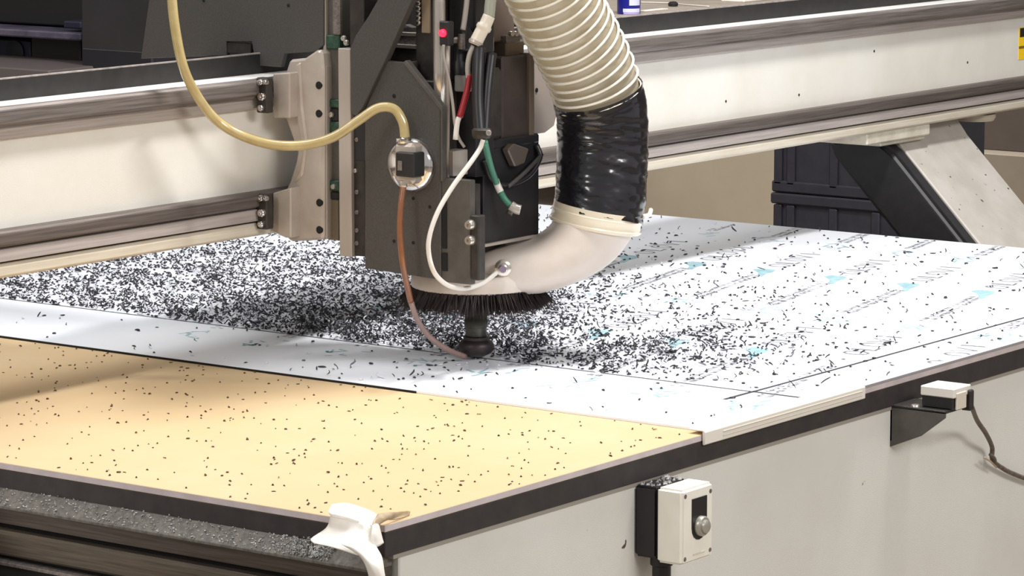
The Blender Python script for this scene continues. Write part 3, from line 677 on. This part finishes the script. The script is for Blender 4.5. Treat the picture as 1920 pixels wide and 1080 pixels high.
tube('cable_boot', [pd(952, 392, gd_ + .004), pd(963, 398, gd_ + .004)], 0.008, m_collet, gr, 3, 8)
s0 = depth_of(at(850, 150, 0, XC - .006))
cable('sensor_wire', [(832, 84), (832, 105), (842, 150), (849, 195), (853, 232), (860, 258), (871, 276)], 0.0026, m_cabg, 'thin grey wire hanging from the red sensor light', s0)
rd = thing('red_lead', pd(862, 222, s0), 'short red lead with a white crimp beside the black cables', 'cable')
tube('red_sleeve', [pd(881, 140, s0), pd(877, 165, s0), pd(870, 192, s0), pd(862, 220, s0)], 0.0056, m_red, rd)
tube('crimp_end', [pd(861, 219, s0), pd(857, 232, s0), pd(854, 262, s0)], 0.0045, m_cabw, rd, 4)
cn = thing('cable_connector', pd(900, 80, s0), 'pale plastic inline connector on the grey green cable near the hose', 'connector')
tube('inlet_cable', [pd(921, -70, s0), pd(922, -20, s0), pd(919, 10, s0), pd(917, 32, s0)], 0.0095, mat('greygreen_cable', rgb(150, 152, 138), 0.35), cn)
tube('connector_body', [pd(917, 30, s0), pd(910, 46, s0), pd(901, 62, s0), pd(890, 84, s0)], 0.0115, mat('connector_ivory', rgb(216, 206, 190), 0.35), cn, 6, 12, rfun=lambda t, an: .0102 + .0022 * (1 if .35 < t < .55 else 0) + .001 * t)
lathe('connector_nut', [(0.010, 0), (0.0125, .002), (0.0125, .006), (0.010, .008)], pd(890, 84, s0), (pd(901, 62, s0) - pd(890, 84, s0)), m_alu, cn, 14)
tube('outlet_cable', [pd(888, 86, s0), pd(880, 105, s0), pd(877, 130, s0), pd(880, 158, s0)], 0.0045, m_cabg, cn)
cable('black_power_cable', [(899, 88, .02), (897, 130, .01), (896, 190, .005), (900, 250, 0)], 0.0105, m_cabk, 'thick black cable running down to the grommet left of the motor', cd + .012)
cable('black_power_cable', [(922, 100, .02), (916, 150, .01), (912, 200, .005), (909, 250, 0)], 0.0085, m_cabk, 'slim black cable running down to the grommet against the motor', cd + .016)
cable('hanging_wire', [(874, -60, .02), (876, -10, .02), (872, 30, .02), (868, 56, .02)], 0.0045, m_cabg, 'grey wire dropping into the black valve right of the red light', s0)

# ================================================================== CONTROL BOX ON THE SIDE PANEL
bx0 = at(1190, 985, 1, 0.004).x
fy = -0.081
fx0 = at(1279, 985, 1, fy).x; fx1 = at(1337, 985, 1, fy).x
fz1 = at(1279, 921, 1, fy).z; fz0 = at(1279, 1062, 1, fy).z
cx0 = fx0; 
sbx = thing('push_button_box', ((fx0 + fx1) / 2, -.04, fz0), 'white push button box with black back fixed to the side panel', 'switch box')
box('back_box', fx0 + .001, fx1 - .001, -0.036, 0.004, fz0 + .004, fz1 - .001, m_boxblk, sbx, .004, 2)
box('cover', fx0, fx1, fy, -0.036, fz0, fz1, m_box, sbx, .004, 3)
# slot, button and screws on the cover (coordinates on the cover face)
def onf(px, py, y=fy): return at(px, py, 1, y)
q0 = onf(1297, 935); q1 = onf(1324, 1005)
rx = (q1.x - q0.x) / 2; xm = (q0.x + q1.x) / 2
zt = onf(1311, 932).z; zb = onf(1311, 1011).z
pl = [(xm - rx, fy, zt), (xm + rx, fy, zt)] + [(xm + rx * math.cos(a_), fy, zb + rx + rx * math.sin(a_)) for a_ in [-math.pi * k / 8 for k in range(9)]]
prism('button_plate', pl, 1, fy - .0015, fy + .002, m_boxblk, sbx, .0004)
bc = Vector((xm + .001, fy, onf(1312, 985).z))
bt_ = lathe('push_button', [(0.0150, 0), (0.0150, .008), (0.0135, .010), (0.010, .010), (0.0095, .014), (0.008, .015), (0.0, .015)], bc, (0, -1, 0), m_btn, sbx, 24)
for px, py in ((1283, 1050), (1333, 1030), (1283, 932), (1334, 920)):
    pp = onf(px, py); pp.x = min(max(pp.x, fx0 + .008), fx1 - .008); pp.z = min(max(pp.z, fz0 + .009), fz1 - .009)
    lathe('cover_screw', [(0.0034, -.001), (0.0034, .0005), (0.002, .0006)], pp, (0, -1, 0), m_rail, sbx, 12)
box('cover_emboss', xm - rx * .8, xm + rx * .8, fy - .0006, fy + .001, fz0 + .010, fz0 + .013, mat('box_emboss', rgb(214, 204, 188), 0.4), sbx, .0002)
lathe('cable_gland', [(0.012, 0), (0.014, .006), (0.014, .022), (0.017, .024), (0.017, .040)], ((fx0 + fx1) / 2 - .012, -.026, fz0 - .034), (0, 0, 1), m_boxblk, sbx, 18)
V = []; Fc = []
# dark debris lying on the box top, behind the cover
for k in range(60):
    c_ = Vector((rng.uniform(fx0 + .004, fx1 - .006), rng.uniform(-.034, -.004), fz1 - .0005)); a_ = rng.uniform(0, 6.28); L_ = rng.uniform(.002, .005)
    d1 = Vector((math.cos(a_), math.sin(a_), 0)) * L_; d2 = Vector((-math.sin(a_), math.cos(a_), 0)) * .0012; b0 = len(V)
    V += [c_ + d1, c_ + d2, c_ - d1, c_ + Vector((0, 0, .003))]; Fc += [(b0, b0 + 1, b0 + 3), (b0 + 1, b0 + 2, b0 + 3), (b0 + 2, b0, b0 + 3), (b0, b0 + 2, b0 + 1)]
o = build('box_dust', V, Fc, m_dust); o['kind'] = 'stuff'; tag(o, 'pale swarf flakes caught on top of the push button box', 'swarf')

# ================================================================== LIMIT SWITCH ON THE SIDE
lx = at(1669, 800, 1, 0.004).x
ls = thing('limit_switch', (lx + .06, -.04, .78), 'white topped black limit switch on a dark triangular bracket at the side panel', 'limit switch')
za = at(1669, 762, 0, lx).z; zb_ = at(1669, 838, 0, lx).z; tp = at(1772, 782, 0, lx)
prism('bracket_gusset', [(lx, .004, za), (lx, .004, zb_), (lx, at(1726, 818, 0, lx).y, at(1726, 818, 0, lx).z), (lx, tp.y, tp.z - .002), (lx, tp.y, za + .001)], 0, lx, lx + .004, m_gray2, ls, .0006)
box('bracket_shelf', lx, lx + .075, tp.y, .004, za - .002, za + .003, m_dark, ls, .0006)
box('bracket_back', lx, lx + .07, .0005, .004, zb_ + .01, za, m_dark, ls, .0006)
p0 = at(1728, 745, 0, lx + .015); p1 = at(1788, 755, 0, lx + .015)
ztop = at(1728, 722, 0, lx + .015).z
bY0, bY1 = p1.y, p0.y
box('switch_body', lx + .015, lx + .072, bY0 + .001, bY1, za + .003, ztop - .014, m_blk, ls, .002)
box('switch_cover', lx + .012, lx + .070, bY0 - .002, bY1 + .001, ztop - .016, ztop, mat('cover_white', rgb(226, 222, 214), 0.4), ls, .0015)
box('cover_lip', lx + .020, lx + .052, bY0 - .004, bY0, ztop - .036, ztop - .008, mat('cover_beige', rgb(214, 204, 190), 0.4), ls, .001)
box('end_cap', lx + .058, lx + .071, bY0 - .008, bY0 + .01, za - .004, ztop - .008, m_dark, ls, .002)
V_ = [at(1716, 741, 0, lx + .01), at(1726, 745, 0, lx + .01)]
bolt('shelf_screw', at(1716, 765, 0, lx + .008), (0, 0, 1), .008, .006, m_brightsteel, ls)
sg = [at(1822, 762, 1, bY0), at(1832, 788, 1, -.045), at(1848, 812, 1, -.034), at(1860, 838, 1, -.016), at(1861, 862, 1, -.012), at(1880, 878, 1, -.009), at(1904, 890, 1, -.008), at(1940, 902, 1, -.008), at(2010, 915, 1, -.008)]
sc_ = thing('switch_cable', at(1861, 862, 1, -.012), 'dusty dark cable hanging from the limit switch down the side panel', 'cable')
tube('cable_run', sg, 0.0042, m_cabd, sc_, 8, 8)
tube('cable_tie', [at(1846, 858, 1, -.018), at(1858, 866, 1, -.019), at(1868, 876, 1, -.014)], 0.0018, m_paperd, sc_, 4, 6)
tube('tie_loop', [at(1856, 852, 1, -.02), at(1864, 858, 1, -.022), at(1866, 866, 1, -.018)], 0.003, m_cabd, sc_, 4, 6)

# ================================================================== PAPER AND TAPE ON THE CORNER
pt = thing('corner_wrap', (0, 0, .80), 'crumpled white paper and tape wrapped round the near corner of the bed', 'tape')
def patch(name, rows, material, thick=0.0015, crum=0.003, sub=5):
    """rows of (px,py,depth offset) points -> smooth crumpled sheet with thickness"""
    G = [crom([pd(a_, b_, 4.45 + c_) for a_, b_, c_ in r], sub) for r in rows]
    Gt = list(zip(*G)); G = [crom(list(c_), sub) for c_ in Gt]
    nu, nv = len(G), len(G[0]); v = []; f = []
    for i in range(nu):
        for j in range(nv):
            p = G[i][j]; d = noise.noise(p * 60) * crum + abs(noise.noise(p * 130)) * crum * .6
            v.append(p - F * d)
    for i in range(nu - 1):
        for j in range(nv - 1): f.append((i * nv + j, (i + 1) * nv + j, (i + 1) * nv + j + 1, i * nv + j + 1))
    o = build(name, v, f, material, pt, smooth=True); md = o.modifiers.new('thick', 'SOLIDIFY'); md.thickness = thick; md.offset = 0
    return o
patch('paper_fold', [[(622, 946, .03), (650, 944, .03), (690, 956, .01), (708, 966, -.01)], [(616, 962, .0), (645, 966, -.015), (684, 978, -.03), (702, 984, -.04)], [(630, 972, .0), (650, 974, -.015), (682, 984, -.03), (698, 990, -.04)]], m_paper)
patch('paper_front', [[(620, 968, .0), (650, 972, -.015), (684, 982, -.035), (700, 988, -.04)], [(612, 990, .02), (640, 995, -.01), (676, 1004, -.045), (698, 1012, -.05)], [(584, 1010, -.02), (620, 1016, -.045), (662, 1024, -.07), (704, 1032, -.06)], [(588, 1018, -.04), (624, 1026, -.06), (668, 1040, -.08), (708, 1046, -.065)]], m_paper, crum=.004)
patch('paper_tail', [[(640, 1020, -.07), (668, 1026, -.08), (700, 1022, -.06), (708, 1030, -.055)], [(672, 1040, -.08), (684, 1044, -.09), (704, 1042, -.075), (716, 1046, -.06)], [(688, 1066, -.08), (698, 1068, -.09), (710, 1068, -.085), (720, 1072, -.06)], [(698, 1110, -.06), (706, 1110, -.07), (718, 1110, -.065), (726, 1112, -.05)]], m_paper, crum=.002)
patch('tape_edge', [[(708, 964, -.012), (738, 960, .02), (766, 958, .06), (768, 964, .06)], [(700, 978, -.04), (722, 972, -.01), (744, 968, .03), (764, 968, .055)], [(698, 1000, -.05), (708, 986, -.035), (722, 976, .0), (740, 974, .02)]], m_paperd, crum=.002)
patch('tape_side', [[(698, 985, -.05), (704, 982, -.045), (710, 984, -.03)], [(696, 1008, -.055), (706, 1004, -.05), (716, 1008, -.03)], [(700, 1026, -.055), (710, 1024, -.045), (719, 1018, -.028)]], m_paper, crum=.002)

# ================================================================== SWARF
def curls(name, P, L, W, Rz, tilt, material, label, curv=None):
    """bent three-sided slivers: P (n,3) base points, L length, W half width, Rz heading"""
    n = len(P); K = 5
    curv = rng.normal(0, 0.9, n) if curv is None else curv
    dz = rng.uniform(-1, 1, n) * tilt
    pos = np.zeros((n, K, 3)); head = Rz.copy(); cur = np.array(P, float).copy(); cur[:, 2] += W * .6
    tang = np.zeros((n, K, 2))
    for k in range(K):
        pos[:, k] = cur; tang[:, k, 0] = np.cos(head); tang[:, k, 1] = np.sin(head)
        st = L / (K - 1)
        cur = cur + np.stack([np.cos(head) * st, np.sin(head) * st, st * dz], 1); cur[:, 2] = np.maximum(cur[:, 2], P[:, 2] * 0 + P[:, 2].min() + W * .5)
        head = head + curv
    nrm = np.stack([-tang[:, :, 1], tang[:, :, 0], np.zeros((n, K))], 2)
    wk = np.array([.6, 1, 1.1, 1, .5])[None, :, None] * W[:, None, None]
    up = np.array([0, 0, 1.0])
    ring = np.stack([pos + nrm * wk - up * wk * .5, pos - nrm * wk - up * wk * .5, pos + up * wk * .9], 2)   # n,K,3,3
    V = ring.reshape(-1, 3)
    base = (np.arange(n) * K * 3)[:, None]
    q = []
    for k in range(K - 1):
        for j in range(3):
            a_ = k * 3 + j; b_ = k * 3 + (j + 1) % 3; q.append([a_, b_, b_ + 3, a_ + 3])
    q = np.array(q); F4 = (base[:, :, None] + q[None]).reshape(-1, 4)
    tri = np.array([[0, 2, 1], [12, 13, 14]]); F3 = (base[:, :, None] + tri[None]).reshape(-1, 3)
    org = V.mean(0); org[2] = V[:, 2].min()
    me = bpy.data.meshes.new(name); Vl = (V - org)
    nv, n4, n3 = len(V), len(F4), len(F3)
    me.vertices.add(nv); me.vertices.foreach_set('co', Vl.ravel())
    me.loops.add(n4 * 4 + n3 * 3); me.loops.foreach_set('vertex_index', np.concatenate([F4.ravel(), F3.ravel()]))
    me.polygons.add(n4 + n3)
    me.polygons.foreach_set('loop_start', np.concatenate([np.arange(n4) * 4, n4 * 4 + np.arange(n3) * 3]))
    me.update(calc_edges=True); me.validate()
    me.materials.append(material)
    o = link(name, me, None, org); o['kind'] = 'stuff'; tag(o, label, 'swarf'); return o
# density over the sheet: heap left of the bit behind the slot, thinning away from it
def density(x, y):
    dl = np.clip((y - 0.50) / 0.12, 0, 1) * (0.13 + 0.87 / (1 + np.exp(-(y - (0.52 + 0.62 * (x - 1.1))) / .05)))   # left of bit
    near = np.exp(-np.maximum(x - 1.12, 0) / 0.22)
    d = dl * (0.52 + 0.95 * near * np.exp(-((y - .84) / .30) ** 2) + 0.1 * near)
    d *= np.where(x > 1.75, np.exp(-(x - 1.75) / .5), 1)
    right = np.clip((0.62 - y) / 0.1, 0, 1)
    rr_ = np.hypot((x - 1.32) / 1.0, (y - .52) / 0.75)
    d2 = right * (0.50 * np.exp(-(rr_ / .25) ** 2) + 0.03 * np.exp(-(rr_ / .6) ** 2) + 0.006)
    d = np.maximum(d, d2)
    strip = x < cutx
    d = np.where(strip, 0.006 + 0.02 * np.exp(-((y - .62) / .12) ** 2), d)
    d = np.where((~strip) & (x < cutx + .01) & (y < .6), d * .5, d)
    far = y > 1.25
    d = np.where(far & ~strip, d * np.clip(1 - (y - 1.25) / 1.6, 0.3, 1), d)
    return np.clip(d, 0, 1)
N = 185000
xs = rng.uniform(SX0 + .01, SX1 - .01, N); ys = rng.uniform(SY0 + .01, 2.3, N)
keep = rng.uniform(0, 1, N) < density(xs, ys)
# clumping
cl_ = np.array([noise.noise(Vector((a_ * 14, b_ * 14, 0))) for a_, b_ in zip(xs[keep], ys[keep])])
k2 = rng.uniform(0, 1, keep.sum()) < np.clip(.72 + 0.9 * cl_, .2, 1)
xs = xs[keep][k2]; ys = ys[keep][k2]
n = len(xs); dn_ = density(xs, ys)
hz = SZ1 + 0.0006 + rng.uniform(0, 1, n) ** 2 * 0.034 * np.clip(dn_ - .35, 0, .65)
P = np.stack([xs, ys, hz], 1)
sz = rng.uniform(.5, 1.15, n) * np.where(rng.uniform(0, 1, n) < .15, 1.7, 1)
curls('plastic_swarf', P, 0.0088 * sz, 0.0015 * rng.uniform(.65, 1.35, n), rng.uniform(0, 6.283, n), 0.9, m_swarf, 'black curled plastic swarf strewn over the white sheet around the bit')
# brown chips on the yellow board
n = 700
xs = rng.uniform(0.012, SX0 - .008, n); ys = rng.uniform(0.01, 1.6, n)
P = np.stack([xs, ys, np.full(n, T + .0002)], 1)
curls('board_chips', P, 0.0046 * rng.uniform(.4, 1.5, n), 0.0012 * rng.uniform(.6, 1.4, n), rng.uniform(0, 6.28, n), 0.25, m_swarf_b, 'small dark brown chips scattered on the yellow board')
# pale dust along the front ledge, heaped by the paper
n = 1300
ys = np.concatenate([rng.uniform(.09, .95, 650), .080 + np.abs(rng.normal(0, .045, 650))])
xs = -rng.uniform(0.0, .021, n); hz = .8132 + xs * .955 + np.where(np.arange(n) >= 650, rng.uniform(0, .012, n) * np.exp(-(ys - .08) / .05), 0.0003)
curls('ledge_dust', np.stack([xs, ys, hz], 1), 0.0036 * rng.uniform(.3, 1.3, n), 0.0007 * rng.uniform(.6, 1.5, n), rng.uniform(0, 6.28, n), 0.6, m_dust, 'pale swarf and dust on the front ledge beside the corner paper')

# ================================================================== BACKGROUND
# dark crates behind the far end of the bed
CXp = 3.95
cl0 = at(1444, 350, 0, CXp).y; cr0 = cl0 - 0.42
zz = [0.0, 0.38, 0.775, 1.17]
dy = (at(1480, 380, 0, CXp).y, at(1560, 380, 0, CXp).y, at(1640, 380, 0, CXp).y)
for i in range(3):
    ct = thing('plastic_crate', (CXp + .2, (cl0 + cr0) / 2, zz[i]), ['dark blue plastic crate at the bottom of the stack behind the bed', 'dark blue ribbed plastic crate in the middle of the stack behind the bed', 'dark blue plastic crate on top of the stack under the gantry beam'][i], 'crate', 'crates stacked behind the bed')
    z0, z1 = zz[i], zz[i + 1] - .002
    box('crate_body', CXp + .012, CXp + .40, cr0 + .012, cl0 - .012, z0, z1, m_crate, ct, .004)
    box('rim', CXp, CXp + .41, cr0, cl0, z1 - .028, z1, m_crate, ct, .004)
    box('base_rim', CXp + .002, CXp + .41, cr0 + .002, cl0 - .002, z0, z0 + .03, m_crate, ct, .004)
    for d_ in (cl0 - .02,) + dy + (cr0 + .02,):
        box('crate_rib', CXp + .002, CXp + .02, d_ - .012, d_ + .012, z0 + .02, z1 - .03, m_crate, ct, .003)
# workbench with beige front far behind
BX = 7.9
wb = thing('workbench', (BX + .6, 4.6, 0), 'long beige fronted workbench in the background behind the gantry', 'workbench')
ztopb = at(1175, 27, 0, BX + .05).z
yl = at(1170, 300, 0, BX).y; yr = at(1760, 300, 0, BX).y
for i in range(2):
    a_ = yl + (yr - yl) * i / 2; b_ = yl + (yr - yl) * (i + 1) / 2
    box('front_panel', BX, BX + .03, b_ + .0015, a_ - .0015, 0.02, ztopb - .04, m_bench, wb, .002)
box('bench_top', BX - .02, BX + 4.5, yr - .1, yl + 2.2, ztopb - .04, ztopb, m_bencht, wb, .004)
box('side_panel', BX + .03, BX + 2.9, yr, yr + .03, 0, ztopb - .04, m_bench, wb)
box('side_panel', BX + .03, BX + 4.4, yl + 2.07, yl + 2.1, 0, ztopb - .04, m_bench, wb)
# cabinet right of the leg; dark brown of the upper panel paints in shade
BX2 = 6.6
ya = at(1700, 300, 0, BX2).y; yb_ = at(2150, 300, 0, BX2).y; zc = at(1830, 286, 0, BX2).z
bcab = thing('low_cabinet', (BX2, (ya + yb_) / 2, 0), 'low tan cabinet with shaded upper panel standing behind the diagonal gantry leg', 'cabinet')
box('upper_panel', BX2 + .10, BX2 + .6, yb_, ya, zc, 1.25, m_brown, bcab, .003)
box('lower_panel', BX2, BX2 + .6, yb_, ya, 0.0, zc, mat('tan_cabinet', rgb(150, 138, 122), .7, c2=rgb(138, 126, 110), scale=4), bcab, .003)
# blue can and bits on the bench
cb_ = at(1179, 26, 2, ztopb)
cn_ = thing('paint_can', cb_, 'blue can with white and lilac label on the bench beside the hose', 'can')
cr_ = 22 * depth_of(cb_) / FPX
lathe('can_body', [(cr_ * .96, 0), (cr_, .004), (cr_, .16), (cr_ * .9, .17), (cr_ * .6, .185), (cr_ * .5, .19)], cb_, (0, 0, 1), m_can, cn_, 32)
def can_label(name, z0, z1, a0, a1, material):
    v = []; f = []; n = 12
    base = math.atan2(-FWD.y, -FWD.x)
    for i in range(n + 1):
        a_ = base + a0 + (a1 - a0) * i / n
        for r in (cr_ * .98, cr_ * 1.012):
            for z in (z0, z1): v.append((cb_.x + r * math.cos(a_), cb_.y + r * math.sin(a_), cb_.z + z))
    for i in range(n):
        k = i * 4; f += [(k, k + 4, k + 5, k + 1), (k + 2, k + 3, k + 7, k + 6), (k, k + 2, k + 6, k + 4), (k + 1, k + 5, k + 7, k + 3)]
    f += [(0, 1, 3, 2), (n * 4, n * 4 + 2, n * 4 + 3, n * 4 + 1)]
    build(name, v, f, material, cn_)
can_label('upper_label', .037, .08, 0.0, 1.1, m_canl); can_label('lower_label', .010, .024, -.55, 1.1, m_canl); can_label('base_label', .001, .010, -.5, 1.1, m_canl2)
q = at(1217, 21, 2, ztopb)
o = box('paper_scrap', q.x - .05, q.x + .12, q.y - .016, q.y + .016, ztopb, ztopb + .006, m_paper, None, .002); tag(o, 'small white paper scrap lying beside the blue can', 'scrap')
q = at(1262, 12, 2, ztopb)
o = lathe('bench_lump', [(0.0, 0), (0.02, .002), (0.022, .012), (0.014, .02), (0.0, .022)], q, (0, 0, 1), m_blk); tag(o, 'small dark round lump lying on the grey bench top', 'lump')
o = tube('white_string', [at(1200, 4, 2, ztopb + .004), at(1235, 5, 2, ztopb + .004), at(1258, 6, 2, ztopb + .004), at(1290, 9, 2, ztopb + .004), at(1330, 12, 2, ztopb + .004)], .003, m_cabw); tag(o, 'thin white string lying along the grey bench top', 'string')
q = at(1385, 3, 2, ztopb)
o = box('folded_cloth', q.x - .05, q.x + .25, q.y - .06, q.y + .06, ztopb, ztopb + .012, m_paper, None, .004); tag(o, 'folded white cloth on the bench at the top edge of the picture', 'cloth')
# dark machine behind the gantry on the left
MX = 3.2
mc = thing('dark_machine', (MX, 4.0, 0), 'dark machine cabinet behind the left end of the gantry', 'machine')
def rM(name, a_, b_, c_, d_, x, th, material, bevel=.004):
    return rectX(name, a_, b_, c_, d_, x, th, material, mc, bevel)
rM('cabinet_back', -500, -300, 330, 170, MX + .25, .5, m_mach)
rM('upper_panel', -200, -260, 270, 44, MX + .12, .14, mat('machine_black', rgb(30, 29, 29), .5))
rM('ledge_face', -200, 52, 150, 66, MX, .3, m_lilac)
rM('ledge_end', 118, 40, 152, 54, MX + .02, .28, m_mach2)
rM('recess_panel', -200, 68, 56, 124, MX + .1, .1, m_mach2)
rM('recess_panel', 58, 70, 150, 126, MX + .08, .1, mat('machine_brownblack', rgb(34, 28, 28), .5))
rM('side_post', 152, 40, 285, 140, MX - .03, .3, mat('machine_blueblack', rgb(36, 35, 40), .5))
rM('floor_ledge', -200, 122, 92, 160, MX - .2, .4, mat('ledge_grey', rgb(100, 92, 90), .6))
lathe('round_port', [(0.03, 0), (0.034, .006), (0.02, .008)], at(30, 98, 0, MX + .1), (-1, 0, 0), m_blk, mc, 20)
tube('bright_lever', [at(200, 27, 0, MX - .05), at(218, 25, 0, MX - .06), at(240, 20, 0, MX - .05), at(268, 21, 0, MX - .04)], .004, m_rail, mc)
bolt('bright_knob', at(263, 7, 0, MX - .04), (-1, 0, 0), .011, .01, m_brightsteel, mc)
